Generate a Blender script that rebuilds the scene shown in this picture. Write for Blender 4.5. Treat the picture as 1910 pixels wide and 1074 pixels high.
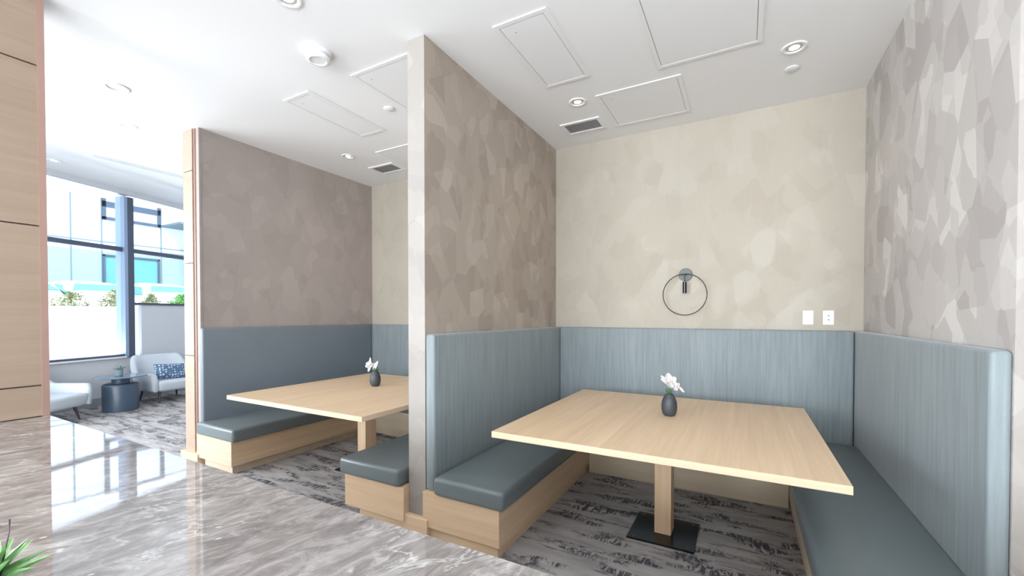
import bpy, bmesh, math, random
from mathutils import Vector, Matrix, noise
C = bpy.context.scene.collection
for o in list(bpy.data.objects):
    bpy.data.objects.remove(o)
PI = math.pi
random.seed(7)

# ------------------------------------------------------------ camera
W, H = 1910.0, 1074.0
FPX, CX, CY = 789.1, 962.5, 599.4
CAMH = 1.45
cam_d = bpy.data.cameras.new('camera')
cam = bpy.data.objects.new('camera', cam_d)
C.objects.link(cam)
cam.location = (0, 0, CAMH)
cam.rotation_euler = (math.radians(90 - 0.837), 0, math.radians(28.443))
cam_d.sensor_fit = 'HORIZONTAL'
cam_d.sensor_width = 36
cam_d.lens = FPX / W * 36
cam_d.shift_x = -(CX - W / 2) / W
cam_d.shift_y = (CY - H / 2) / W
cam_d.clip_start = 0.02
cam_d.clip_end = 200
bpy.context.scene.camera = cam

# ------------------------------------------------------------ world, sun, area lights, exposure
vs = bpy.context.scene.view_settings
vs.view_transform = 'Standard'
vs.look = 'None'
vs.gamma = 1
vs.use_curve_mapping = False
vs.exposure = 0.67
world = bpy.data.worlds.new('world')
bpy.context.scene.world = world
world.use_nodes = True
bg = world.node_tree.nodes['Background']
bg.inputs[0].default_value = (0.74, 0.87, 1.0, 1)
bg.inputs[1].default_value = 2.6


def aim(o, p, q):
    o.location = p
    o.rotation_euler = (Vector(q) - Vector(p)).to_track_quat('-Z', 'Y').to_euler()


def area(name, p, q, sx, sy, energy, col):
    l = bpy.data.lights.new(name, 'AREA')
    l.shape = 'RECTANGLE'
    l.size, l.size_y = sx, sy
    l.energy = energy
    l.color = col
    o = bpy.data.objects.new(name, l)
    C.objects.link(o)
    aim(o, p, q)
    return o


sun_d = bpy.data.lights.new('sun', 'SUN')
sun_d.energy = 3.4
sun_d.angle = 0.01
sun_d.color = (1, 0.97, 0.92)
sun = bpy.data.objects.new('sun', sun_d)
C.objects.link(sun)
aim(sun, (20, -14, 26), (-20, 5, 0))
# window daylight from behind the camera and the lounge, plus added fill lamps
area('window_light_behind', (-3.0, -4.85, 1.9), (-0.9, 3.0, 1.9), 3.2, 2.2, 230, (0.93, 0.97, 1.0))
area('window_light_side', (0.9, -4.85, 1.9), (-0.8, 3.0, 2.8), 2.8, 2.2, 225, (0.96, 0.98, 1.0))  # fill lamp added for the ceiling, set in an unseen window
area('lounge_window_light', (-7.35, -2.1, 1.75), (-3.0, -0.6, 0.9), 5.0, 1.9, 225, (0.93, 0.97, 1.0))
area('courtyard_sky_light', (-10.9, 3.2, 0.35), (-8.6, 4.0, 3.6), 3.6, 1.4, 260, (0.84, 0.92, 1.0))  # added lamp hidden below the sill, imitating bounce off the courtyard ground

# ------------------------------------------------------------ material helpers


def new_mat(name):
    m = bpy.data.materials.new(name)
    m.use_nodes = True
    nt = m.node_tree
    return m, nt, nt.nodes['Principled BSDF']


def plain(name, col, rough=0.5, metal=0.0, spec=0.5, emit=None, es=0.0):
    m, nt, b = new_mat(name)
    b.inputs['Base Color'].default_value = (*col, 1)
    b.inputs['Roughness'].default_value = rough
    b.inputs['Metallic'].default_value = metal
    b.inputs['Specular IOR Level'].default_value = spec
    if emit:
        b.inputs['Emission Color'].default_value = (*emit, 1)
        b.inputs['Emission Strength'].default_value = es
    return m


def coords(nt, scale=(1, 1, 1), rot=(0, 0, 0)):
    tc = nt.nodes.new('ShaderNodeTexCoord')
    mp = nt.nodes.new('ShaderNodeMapping')
    mp.inputs['Scale'].default_value = scale
    mp.inputs['Rotation'].default_value = rot
    nt.links.new(tc.outputs['Object'], mp.inputs['Vector'])
    return mp.outputs['Vector']


def streak_coords(nt, ang_, scale):
    """object coordinates turned by ang_ and then stretched, for streaks that run along ang_"""
    m2 = nt.nodes.new('ShaderNodeMapping')
    nt.links.new(coords(nt, (1, 1, 1), (0, 0, -ang_)), m2.inputs['Vector'])
    m2.inputs['Scale'].default_value = scale
    return m2.outputs['Vector']


def noise_tex(nt, vec, scale, detail=3, rough=0.5, dist=0.0):
    n = nt.nodes.new('ShaderNodeTexNoise')
    n.inputs['Scale'].default_value = scale
    n.inputs['Detail'].default_value = detail
    n.inputs['Roughness'].default_value = rough
    n.inputs['Distortion'].default_value = dist
    nt.links.new(vec, n.inputs['Vector'])
    return n.outputs['Fac']


def ramp(nt, fac, stops, interp='LINEAR'):
    r = nt.nodes.new('ShaderNodeValToRGB')
    r.color_ramp.interpolation = interp
    e = r.color_ramp.elements
    while len(e) < len(stops):
        e.new(0.5)
    for k, (p, c) in enumerate(stops):
        e[k].position = p
        e[k].color = (*c, 1) if len(c) == 3 else c
    nt.links.new(fac, r.inputs['Fac'])
    return r.outputs['Color']


def mix(nt, fac, a, b, mode='MIX'):
    m = nt.nodes.new('ShaderNodeMix')
    m.data_type = 'RGBA'
    m.blend_type = mode
    for s, v in ((m.inputs[0], fac), (m.inputs[6], a), (m.inputs[7], b)):
        if isinstance(v, (int, float)):
            s.default_value = v
        elif isinstance(v, tuple):
            s.default_value = (*v, 1)
        else:
            nt.links.new(v, s)
    return m.outputs[2]


def mth(nt, op, a, b=0.0):
    m = nt.nodes.new('ShaderNodeMath')
    m.operation = op
    for s, v in ((m.inputs[0], a), (m.inputs[1], b)):
        if isinstance(v, (int, float)):
            s.default_value = v
        else:
            nt.links.new(v, s)
    return m.outputs[0]


def bump(nt, b, h, strength=0.3, dist=0.01):
    n = nt.nodes.new('ShaderNodeBump')
    n.inputs['Strength'].default_value = strength
    n.inputs['Distance'].default_value = dist
    nt.links.new(h, n.inputs['Height'])
    nt.links.new(n.outputs['Normal'], b.inputs['Normal'])


def wood(name, light, dark, axis='Y', rough=0.42):
    m, nt, b = new_mat(name)
    sc = {'X': (0.9, 26, 26), 'Y': (26, 0.9, 26), 'Z': (26, 26, 0.9)}[axis]
    sc2 = {'X': (0.35, 5, 5), 'Y': (5, 0.35, 5), 'Z': (5, 5, 0.35)}[axis]
    sc3 = {'X': (3, 150, 150), 'Y': (150, 3, 150), 'Z': (150, 150, 3)}[axis]
    a = noise_tex(nt, coords(nt, sc), 1.0, 5, 0.6, 0.25)
    a2 = noise_tex(nt, coords(nt, sc2), 1.0, 2, 0.5, 0.8)
    a3 = noise_tex(nt, coords(nt, sc3), 1.0, 2, 0.5)
    f = mth(nt, 'ADD', mth(nt, 'MULTIPLY', a, 0.55), mth(nt, 'MULTIPLY', a2, 0.3))
    f = mth(nt, 'ADD', f, mth(nt, 'MULTIPLY', a3, 0.15))
    c = ramp(nt, f, [(0.34, dark), (0.5, tuple((x + y) / 2 for x, y in zip(light, dark))), (0.64, light)])
    nt.links.new(c, b.inputs['Base Color'])
    b.inputs['Roughness'].default_value = rough
    bump(nt, b, a, 0.05, 0.002)
    return m


OAK_L, OAK_D = (0.78, 0.585, 0.39), (0.64, 0.45, 0.28)
m_oak_x = wood('oak_grain_x', OAK_L, OAK_D, 'X')
m_oak_y = wood('oak_grain_y', OAK_L, OAK_D, 'Y')
m_oak_z = wood('oak_grain_z', OAK_L, OAK_D, 'Z')
m_edge = wood('pale_oak_edge_banding', (0.72, 0.58, 0.41), (0.63, 0.48, 0.325), 'X')
m_edge_y = wood('pale_oak_edge_banding_y', (0.72, 0.58, 0.41), (0.63, 0.48, 0.325), 'Y')
m_oak_pale = wood('pale_oak_x', (0.64, 0.54, 0.41), (0.54, 0.44, 0.315), 'X')
m_oak_pillar = wood('pillar_oak', (0.46, 0.35, 0.265), (0.39, 0.29, 0.215), 'Y')
m_oak_wall_shade = wood('timber_wall_oak', (0.37, 0.275, 0.205), (0.31, 0.225, 0.162), 'Y')  # pillar oak darkened; the different light on this face is in the colour
m_seam = plain('dark_seam', (0.12, 0.08, 0.07), 0.8)
m_bronze = plain('rose_brown_edge_trim', (0.42, 0.27, 0.22), 0.35, 0.3)


def vinyl(name, col, rough=0.33):
    m, nt, b = new_mat(name)
    n = noise_tex(nt, coords(nt, (1, 1, 1)), 420, 2)
    n2 = noise_tex(nt, coords(nt, (1, 1, 1)), 3.0, 2)
    nt.links.new(mix(nt, n2, tuple(c * 0.92 for c in col), tuple(c * 1.08 for c in col)), b.inputs['Base Color'])
    b.inputs['Roughness'].default_value = rough
    b.inputs['Specular IOR Level'].default_value = 0.6
    bump(nt, b, n, 0.12, 0.001)
    return m


m_vinyl = vinyl('slate_vinyl', (0.15, 0.178, 0.185))
m_vinyl_back = vinyl('slate_vinyl_back', (0.17, 0.20, 0.235), 0.45)


def fabric(name, dark, light):
    m, nt, b = new_mat(name)
    v = noise_tex(nt, coords(nt, (46, 46, 2.2)), 1.0, 3, 0.6, 0.1)
    w = noise_tex(nt, coords(nt, (5, 5, 1.5)), 1.0, 2)
    t = noise_tex(nt, coords(nt, (300, 300, 260)), 1.0, 1)
    f = mth(nt, 'ADD', mth(nt, 'MULTIPLY', v, 0.6), mth(nt, 'MULTIPLY', w, 0.25))
    f = mth(nt, 'ADD', f, mth(nt, 'MULTIPLY', t, 0.15))
    nt.links.new(ramp(nt, f, [(0.32, dark), (0.68, light)]), b.inputs['Base Color'])
    b.inputs['Roughness'].default_value = 0.62
    b.inputs['Sheen Weight'].default_value = 0.25
    b.inputs['Sheen Roughness'].default_value = 0.4
    bump(nt, b, v, 0.25, 0.004)
    return m


m_fabric = fabric('blue_grey_streaked_fabric', (0.17, 0.203, 0.212), (0.262, 0.30, 0.312))


def wallpaper(name, cols, amp=1.0):  # amp sets how much grazing sheen is painted into the facet colours
    """angular leaf-like facets in tonal metallic ink"""
    m, nt, b = new_mat(name)
    vec = coords(nt, (1, 1, 0.72), (0.0, 0.0, 0.0))
    # push the coordinates a little so facets get slanted sides
    v = nt.nodes.new('ShaderNodeTexVoronoi')
    v.inputs['Scale'].default_value = 6.0
    nt.links.new(vec, v.inputs['Vector'])
    v2 = nt.nodes.new('ShaderNodeTexVoronoi')
    v2.distance = 'MANHATTAN'
    v2.inputs['Scale'].default_value = 5.0
    nt.links.new(coords(nt, (1, 1, 0.8), (0.5, 0.5, 0)), v2.inputs['Vector'])
    s = nt.nodes.new('ShaderNodeSeparateColor')
    nt.links.new(v.outputs['Color'], s.inputs[0])
    s2 = nt.nodes.new('ShaderNodeSeparateColor')
    nt.links.new(v2.outputs['Color'], s2.inputs[0])
    f = mth(nt, 'ADD', mth(nt, 'MULTIPLY', s.outputs[0], 0.6), mth(nt, 'MULTIPLY', s2.outputs[1], 0.4))
    mid = cols[1]
    c0 = tuple(mm + (c - mm) * amp for c, mm in zip(cols[0], mid))
    c2 = tuple(mm + (c - mm) * amp for c, mm in zip(cols[2], mid))
    col = ramp(nt, f, [(0.18, c0), (0.45, mid), (0.62, mid), (0.86, c2)])
    lin = noise_tex(nt, coords(nt, (220, 220, 6)), 1.0, 2)
    col = mix(nt, mth(nt, 'MULTIPLY', lin, 0.22), col, tuple(c * 0.7 for c in mid))
    nt.links.new(col, b.inputs['Base Color'])
    nt.links.new(mth(nt, 'ADD', mth(nt, 'MULTIPLY', mth(nt, 'SUBTRACT', 1.0, f), 0.35), 0.38), b.inputs['Roughness'])
    b.inputs['Specular IOR Level'].default_value = 0.25
    return m


m_wp = wallpaper('taupe_facet_wallpaper', ((0.33, 0.27, 0.225), (0.42, 0.355, 0.295), (0.52, 0.45, 0.385)), 0.6)
m_wp_r = wallpaper('pearl_facet_wallpaper', ((0.44, 0.40, 0.385), (0.55, 0.515, 0.49), (0.72, 0.68, 0.655)), 0.9)  # same paper, with brighter light and stronger sheen put into the colour
m_wp_back = wallpaper('sand_facet_wallpaper', ((0.415, 0.37, 0.305), (0.46, 0.413, 0.345), (0.505, 0.46, 0.395)), 0.5)  # same paper, the light on the back wall tinted into it
m_wp_l = wallpaper('mauve_taupe_wallpaper', ((0.36, 0.31, 0.285), (0.405, 0.352, 0.325), (0.46, 0.40, 0.37)), 0.6)  # same paper again, left wall light worked into its colour
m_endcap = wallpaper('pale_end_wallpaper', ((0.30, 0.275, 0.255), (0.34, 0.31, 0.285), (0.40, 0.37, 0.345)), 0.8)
m_white = plain('ceiling_white', (0.88, 0.88, 0.885), 0.85, 0, 0.2)
m_white_gloss = plain('white_enamel', (0.86, 0.86, 0.86), 0.4)
m_panel = plain('panel_white', (0.86, 0.86, 0.87), 0.7, 0, 0.2)
m_gap = plain('shadow_gap', (0.42, 0.42, 0.43), 0.9)
m_gap_light = plain('light_panel_gap', (0.55, 0.55, 0.56), 0.9)
m_grey_wall = plain('pale_grey_paint', (0.62, 0.64, 0.67), 0.8, 0, 0.2)
m_grey_base = plain('grey_baseboard', (0.30, 0.33, 0.36), 0.6)
m_black = plain('black_metal', (0.008, 0.008, 0.009), 0.15, 0.3)
m_black_matte = plain('black_satin', (0.03, 0.028, 0.027), 0.4, 0.3)
m_bronze_plate = plain('dark_grey_metal', (0.10, 0.105, 0.10), 0.45, 0.2)
m_frame = plain('dark_blue_grey_aluminium', (0.085, 0.10, 0.145), 0.4, 0.4)
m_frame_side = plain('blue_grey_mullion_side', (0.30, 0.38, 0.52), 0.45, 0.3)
m_vase = plain('charcoal_ceramic', (0.045, 0.052, 0.06), 0.5)
m_petal = plain('white_petal', (0.60, 0.575, 0.56), 0.6)
m_leaf = plain('green_leaf', (0.10, 0.20, 0.09), 0.5)
m_plate = plain('white_plastic', (0.88, 0.89, 0.89), 0.35)
m_slot = plain('socket_grey', (0.28, 0.30, 0.29), 0.6)
m_lens = plain('lamp_lens', (0.9, 0.88, 0.85), 0.4, 0, 0.5, (1.0, 0.95, 0.88), 1.4)
m_reflector = plain('downlight_reflector', (0.62, 0.61, 0.60), 0.35, 0.3)
m_louver = plain('grey_louvre', (0.34, 0.32, 0.31), 0.5)
m_boucle = plain('white_upholstery', (0.60, 0.65, 0.70), 0.9, 0, 0.2)
m_darkleg = plain('dark_brown_leg', (0.05, 0.035, 0.045), 0.4)
m_drum = plain('slate_blue_lacquer', (0.05, 0.08, 0.12), 0.35)
m_glass_top = plain('smoked_blue_top', (0.16, 0.24, 0.33), 0.08, 0.2)
m_pot = plain('grey_pot', (0.20, 0.25, 0.30), 0.6)


def marble():
    m, nt, b = new_mat('polished_grey_marble')
    vec = streak_coords(nt, math.radians(80), (1.5, 3.3, 1.0))
    base = noise_tex(nt, vec, 5.0, 10, 0.72, 0.9)
    c = ramp(nt, base, [(0.30, (0.15, 0.13, 0.125)), (0.47, (0.25, 0.225, 0.215)),
                        (0.60, (0.38, 0.355, 0.34)), (0.74, (0.60, 0.58, 0.56))])
    vec2 = streak_coords(nt, math.radians(55), (1.2, 2.4, 1.0))
    n = noise_tex(nt, vec2, 5.0, 7, 0.6, 0.5)
    d = mth(nt, 'ABSOLUTE', mth(nt, 'SUBTRACT', n, 0.5))
    vein = ramp(nt, d, [(0.0, (1, 1, 1)), (0.03, (0, 0, 0))])
    k = noise_tex(nt, coords(nt), 2.3, 2)
    vm = mth(nt, 'MULTIPLY', vein, ramp(nt, k, [(0.42, (0, 0, 0)), (0.6, (1, 1, 1))]))
    c = mix(nt, mth(nt, 'MULTIPLY', vm, 0.6), c, (0.74, 0.72, 0.70))
    fl = nt.nodes.new('ShaderNodeTexVoronoi')
    fl.inputs['Scale'].default_value = 13
    nt.links.new(streak_coords(nt, math.radians(60), (1.0, 2.4, 1)), fl.inputs['Vector'])
    fm = ramp(nt, fl.outputs['Distance'], [(0.07, (1, 1, 1)), (0.12, (0, 0, 0))])
    sc = nt.nodes.new('ShaderNodeSeparateColor')
    nt.links.new(fl.outputs['Color'], sc.inputs[0])
    fm = mth(nt, 'MULTIPLY', fm, mth(nt, 'GREATER_THAN', sc.outputs[0], 0.6))
    c = mix(nt, mth(nt, 'MULTIPLY', fm, 0.8), c, (0.85, 0.84, 0.82))
    nt.links.new(c, b.inputs['Base Color'])
    b.inputs['Roughness'].default_value = 0.03
    b.inputs['IOR'].default_value = 1.95
    return m


m_marble = marble()


def carpet():
    """grey carpet with bands of short dark scribbled strokes across short rows"""
    m, nt, b = new_mat('streaked_carpet')
    warp = noise_tex(nt, coords(nt, (1, 1, 1)), 9, 3, 0.6)
    zone = noise_tex(nt, coords(nt, (2.4, 8.0, 1)), 1.0, 2, 0.55, 0.3)       # short wide patches
    row = noise_tex(nt, coords(nt, (1.3, 15.0, 1)), 1.0, 2, 0.5, 0.2)         # long thin rows
    st = noise_tex(nt, coords(nt, (50, 12, 1)), 1.0, 3, 0.65, 0.9)            # strokes along y
    st2 = noise_tex(nt, coords(nt, (16, 85, 1)), 1.0, 3, 0.65, 0.9)           # strokes along x
    fine = noise_tex(nt, coords(nt, (240, 240, 1)), 1.0, 2)
    basef = noise_tex(nt, coords(nt, (2.2, 10, 1)), 1.0, 5, 0.65, 0.5)
    base = ramp(nt, basef, [(0.30, CARP[0]), (0.70, CARP[1])])
    base = mix(nt, mth(nt, 'MULTIPLY', fine, 0.35), base, CARP[2])
    z1 = ramp(nt, zone, [(0.52, (0, 0, 0)), (0.60, (1, 1, 1))])
    k1 = mth(nt, 'MULTIPLY', z1, ramp(nt, st, [(0.43, (0, 0, 0)), (0.52, (1, 1, 1))]))
    z2 = ramp(nt, row, [(0.54, (0, 0, 0)), (0.60, (1, 1, 1))])
    k2 = mth(nt, 'MULTIPLY', z2, ramp(nt, st2, [(0.46, (0, 0, 0)), (0.54, (1, 1, 1))]))
    k = mth(nt, 'MAXIMUM', k1, mth(nt, 'MULTIPLY', k2, 0.8))
    c = mix(nt, mth(nt, 'MULTIPLY', k, 0.82), base, (0.028, 0.028, 0.042))
    nt.links.new(c, b.inputs['Base Color'])
    b.inputs['Roughness'].default_value = 0.95
    b.inputs['Specular IOR Level'].default_value = 0.1
    bump(nt, b, fine, 0.4, 0.004)
    return m


CARP = ((0.34, 0.32, 0.315), (0.64, 0.61, 0.60), (0.23, 0.22, 0.22))
m_carpet = carpet()


def glass(name, tint=(0.95, 0.98, 1.0), refl=0.08):
    m = bpy.data.materials.new(name)
    m.use_nodes = True
    nt = m.node_tree
    nt.nodes.clear()
    out = nt.nodes.new('ShaderNodeOutputMaterial')
    tr = nt.nodes.new('ShaderNodeBsdfTransparent')
    tr.inputs[0].default_value = (*tint, 1)
    gl = nt.nodes.new('ShaderNodeBsdfGlossy')
    gl.inputs['Roughness'].default_value = 0.02
    fr = nt.nodes.new('ShaderNodeFresnel')
    fr.inputs[0].default_value = 1.35
    mx = nt.nodes.new('ShaderNodeMixShader')
    nt.links.new(fr.outputs[0], mx.inputs[0])
    nt.links.new(tr.outputs[0], mx.inputs[1])
    nt.links.new(gl.outputs[0], mx.inputs[2])
    nt.links.new(mx.outputs[0], out.inputs[0])
    return m


m_glass = glass('window_glass')

# ------------------------------------------------------------ mesh helpers


def BM():
    return bmesh.new()


def box(bm, x0, x1, y0, y1, z0, z1, mi=0):
    vs_ = [bm.verts.new((x, y, z)) for z in (z0, z1) for y in (y0, y1) for x in (x0, x1)]
    q = [(0, 2, 3, 1), (4, 5, 7, 6), (0, 1, 5, 4), (2, 6, 7, 3), (0, 4, 6, 2), (1, 3, 7, 5)]
    for f in q:
        fc = bm.faces.new([vs_[i] for i in f])
        fc.material_index = mi
    return vs_


def bevel(bm, w, seg=2):
    bmesh.ops.bevel(bm, geom=list(bm.edges), offset=w, segments=seg, affect='EDGES', profile=0.5)
    return bm


def obj(name, bm, mats, parent=None, loc=None, smooth=False, kind=None, label=None, cat=None, group=None, auto=None):
    bmesh.ops.recalc_face_normals(bm, faces=list(bm.faces))
    me = bpy.data.meshes.new(name)
    bm.to_mesh(me)
    bm.free()
    for m in (mats if isinstance(mats, (list, tuple)) else [mats]):
        me.materials.append(m)
    if smooth:
        me.polygons.foreach_set('use_smooth', [True] * len(me.polygons))
        if auto:
            me.set_sharp_from_angle(angle=auto)
    o = bpy.data.objects.new(name, me)
    C.objects.link(o)
    if parent:
        o.parent = parent
    if loc:
        o.location = loc
    if kind:
        o['kind'] = kind
    if label:
        o['label'] = label
    if cat:
        o['category'] = cat
    if group:
        o['group'] = group
    return o


def thing(name, label, cat, loc=(0, 0, 0), rz=0.0, group=None):
    o = bpy.data.objects.new(name, None)
    o.empty_display_size = 0.1
    C.objects.link(o)
    o.location = loc
    o.rotation_euler = (0, 0, rz)
    o['label'] = label
    o['category'] = cat
    if group:
        o['group'] = group
    return o


def dup(root, loc, label, rz=None):
    r = root.copy()
    C.objects.link(r)
    r.location = loc
    if rz is not None:
        r.rotation_euler = (0, 0, rz)
    r['label'] = label
    for ch in list(root.children):
        c = ch.copy()
        C.objects.link(c)
        c.parent = r
        for g in list(ch.children):
            d = g.copy()
            C.objects.link(d)
            d.parent = c
    return r


def struct(name, bm, mats, parent=None, **k):
    return obj(name, bm, mats, parent, kind='structure', **k)


def lathe(bm, prof, seg=32, cx=0, cy=0, mi=0):
    rings = []
    for r, z in prof:
        if r < 1e-6:
            rings.append([bm.verts.new((cx, cy, z))])
        else:
            rings.append([bm.verts.new((cx + r * math.cos(2 * PI * k / seg), cy + r * math.sin(2 * PI * k / seg), z)) for k in range(seg)])
    for a, b in zip(rings, rings[1:]):
        for k in range(seg):
            k2 = (k + 1) % seg
            if len(a) == 1 and len(b) == 1:
                continue
            if len(a) == 1:
                f = bm.faces.new((a[0], b[k], b[k2]))
            elif len(b) == 1:
                f = bm.faces.new((a[k], b[0], a[k2]))
            else:
                f = bm.faces.new((a[k], b[k], b[k2], a[k2]))
            f.material_index = mi
    return bm


def tube(bm, pts, r, seg=10, cap=True, closed=False):
    pts = [Vector(p) for p in pts]
    n = len(pts)
    rings = []
    rr = r if isinstance(r, (list, tuple)) else [r] * n
    ref = Vector((0, 0, 1))
    for i, p in enumerate(pts):
        if closed:
            t = (pts[(i + 1) % n] - pts[i - 1]).normalized()
        else:
            t = (pts[min(i + 1, n - 1)] - pts[max(i - 1, 0)]).normalized()
        up = ref if abs(t.dot(ref)) < 0.95 else Vector((0, 1, 0))
        a = t.cross(up).normalized()
        b = t.cross(a).normalized()
        rings.append([bm.verts.new(p + (a * math.cos(2 * PI * k / seg) + b * math.sin(2 * PI * k / seg)) * rr[i]) for k in range(seg)])
    for i in range(n if closed else n - 1):
        a, b = rings[i], rings[(i + 1) % n]
        for k in range(seg):
            bm.faces.new((a[k], a[(k + 1) % seg], b[(k + 1) % seg], b[k]))
    if cap and not closed:
        bm.faces.new(rings[0])
        bm.faces.new(list(reversed(rings[-1])))
    return bm


def cushion_bm(x0, x1, y0, y1, z0, z1, r=0.03, puff=0.008):
    """upholstered block: rounded edges and a slightly swollen top"""
    bm = BM()
    box(bm, x0, x1, y0, y1, z0, z1)
    n = 7
    bmesh.ops.bevel(bm, geom=list(bm.edges), offset=r, segments=5, affect='EDGES', profile=0.55)
    cx, cy = (x0 + x1) / 2, (y0 + y1) / 2
    bmesh.ops.bisect_plane(bm, geom=bm.verts[:] + bm.edges[:] + bm.faces[:], plane_co=(cx, cy, 0), plane_no=(1, 0, 0))
    for k in range(1, n):
        yy = y0 + (y1 - y0) * k / n
        bmesh.ops.bisect_plane(bm, geom=bm.verts[:] + bm.edges[:] + bm.faces[:], plane_co=(cx, yy, 0), plane_no=(0, 1, 0))
    for v in bm.verts:
        if v.co.z > (z0 + z1) / 2:
            u = max(0, 1 - ((v.co.x - cx) / ((x1 - x0) / 2)) ** 2)
            w = max(0, 1 - ((v.co.y - cy) / ((y1 - y0) / 2)) ** 6)
            v.co.z += puff * u * w
    return bm


# ------------------------------------------------------------ dimensions
ZC, ZL = 3.27, 3.58          # ceiling heights: booths, lounge
XP, XPL = -1.843, -1.985     # faces of the middle partition
XR = 0.838                   # right wall
XL = -4.675                  # left partition face
YF, YB = 2.15, 4.33          # open end and back of the booths
ang = math.radians(18.5)
WD = Vector((-math.sin(ang), math.cos(ang), 0))     # along the lounge window wall
WN = Vector((math.cos(ang), math.sin(ang), 0))      # out of it into the room
WA = Vector((-9.06, 2.57, 0))

# ------------------------------------------------------------ floor, ceiling, walls
bm = BM()
box(bm, -11.5, 3.2, -5.1, 6.0, -0.1, 0)
struct('floor', bm, m_carpet)
bm = BM()
box(bm, -8.0, 3.0, -4.9, -0.2, 0, 0.004)
struct('floor', bm, plain('pale_stone_floor', (0.42, 0.40, 0.38), 0.4))  # unseen pale floor added to bounce light onto the ceiling
bm = BM()
box(bm, -4.88, 3.2, -5.1, 6.0, ZC, ZC + 0.4)
struct('ceiling', bm, m_white)
bm = BM()
box(bm, -10.25, -4.88, -5.1, 6.0, ZL, ZL + 0.1)
struct('ceiling', bm, m_white)

bm = BM()
box(bm, -5.2, 3.2, YB, YB + 0.15, 0, ZC)
struct('wall_back', bm, m_wp_back)
bm = BM()
box(bm, XPL, XP, YF, YB, 0, ZC)
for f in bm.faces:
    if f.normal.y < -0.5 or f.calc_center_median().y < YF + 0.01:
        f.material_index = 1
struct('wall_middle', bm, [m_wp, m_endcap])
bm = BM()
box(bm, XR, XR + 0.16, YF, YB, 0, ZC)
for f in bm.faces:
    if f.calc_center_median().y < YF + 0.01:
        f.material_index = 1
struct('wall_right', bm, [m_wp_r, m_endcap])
bm = BM()
box(bm, -4.90, XL, YF + 0.03, YB, 0, ZC)
struct('wall_left', bm, m_wp_l)
# side wall of the room past the booths, on the camera's side, and the far lounge wall
bm = BM()
box(bm, 3.0, 3.2, -5.0, YB, 0, ZC)
struct('wall_side', bm, m_grey_wall)
bm = BM()
box(bm, XR + 0.16, 3.0, YF + 0.25, YF + 0.4, 0, ZC)
struct('wall_side', bm, m_grey_wall)
bm = BM()
box(bm, -11.5, -5.2, 5.3, 5.45, 0, ZL)
struct('wall_far', bm, m_grey_wall)
bm = BM()
box(bm, -5.2, -5.05, YB, 5.3, 0, ZL)
struct('wall_far', bm, m_grey_wall)
# wall behind the camera with its two window openings
bm = BM()
for x0, x1, z0, z1 in ((-8.2, -4.7, 0, ZL), (-1.3, -0.6, 0, ZC), (2.4, 3.2, 0, ZC),
                       (-4.7, -1.3, 0, 0.75), (-0.6, 2.4, 0, 0.75), (-4.7, -1.3, 3.05, ZC), (-0.6, 2.4, 3.05, ZC)):
    box(bm, x0, x1, -5.05, -4.9, z0, z1)
struct('wall_behind', bm, m_white)
for n_, (x0, x1) in enumerate(((-4.7, -1.3), (-0.6, 2.4))):
    bm = BM()
    for a, b_ in ((x0, x0 + 0.06), (x1 - 0.06, x1), ((x0 + x1) / 2 - 0.03, (x0 + x1) / 2 + 0.03)):
        box(bm, a, b_, -5.04, -4.96, 0.75, 3.05)
    for a, b_ in ((0.75, 0.81), (2.99, 3.05)):
        box(bm, x0, x1, -5.04, -4.96, a, b_)
    fr = struct('window_%d' % (n_ + 3), bm, m_frame)
    bm = BM()
    box(bm, x0 + 0.05, x1 - 0.05, -5.01, -5.0, 0.8, 3.0)
    obj('pane', bm, m_glass, fr)


def wall_box(bm, t0, t1, d0, d1, z0, z1, mi=0):
    """box laid along the angled lounge wall: t along it, d out of it into the room"""
    vs_ = []
    for z in (z0, z1):
        for t, d in ((t0, d0), (t1, d0), (t1, d1), (t0, d1)):
            p = WA + WD * t + WN * d
            vs_.append(bm.verts.new((p.x, p.y, z)))
    for f in ((0, 1, 2, 3), (4, 7, 6, 5), (0, 4, 5, 1), (1, 5, 6, 2), (2, 6, 7, 3), (3, 7, 4, 0)):
        fc = bm.faces.new([vs_[i] for i in f])
        fc.material_index = mi


TM = 0.60     # mullion start along the wall
bm = BM()
wall_box(bm, -7.8, TM + 0.15, -0.2, 0, 0, 0.74)
wall_box(bm, 0.88, 3.2, -0.2, 0, 0, 1.63)
wall_box(bm, TM + 0.15, 0.88, -0.2, 0, 0, 0.74)
wall_box(bm, -7.8, 3.2, -0.2, 0, 3.50, ZL)
struct('wall_lounge', bm, m_grey_wall)
bm = BM()
wall_box(bm, -7.8, 3.2, 0, 0.015, 0, 0.12)
struct('baseboard_lounge', bm, m_grey_base)
# window left of the mullion
bm = BM()
wall_box(bm, -7.8, TM, -0.10, 0.01, 0.74, 0.79)
wall_box(bm, -7.8, TM, -0.10, -0.01, 2.53, 2.60)
for t in (-2.4, -5.4):
    wall_box(bm, t, t + 0.07, -0.12, 0.0, 0.74, 3.5)
w1 = struct('window_1', bm, m_frame)
bm = BM()
wall_box(bm, -7.8, TM, -0.056, -0.05, 0.79, 2.53)
obj('pane', bm, m_glass, w1)
bm = BM()
wall_box(bm, -7.8, TM, -0.056, -0.05, 2.60, 3.5)
obj('pane', bm, m_glass, w1)
bm = BM()
wall_box(bm, -7.8, TM, -0.01, 0.05, 0.735, 0.757)
obj('window_sill', bm, m_white_gloss, w1)
bm = BM()
wall_box(bm, TM, TM + 0.05, -0.16, 0.03, 0.74, 3.46)
wall_box(bm, TM + 0.05, TM + 0.15, -0.16, 0.03, 0.74, 3.46)
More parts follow.
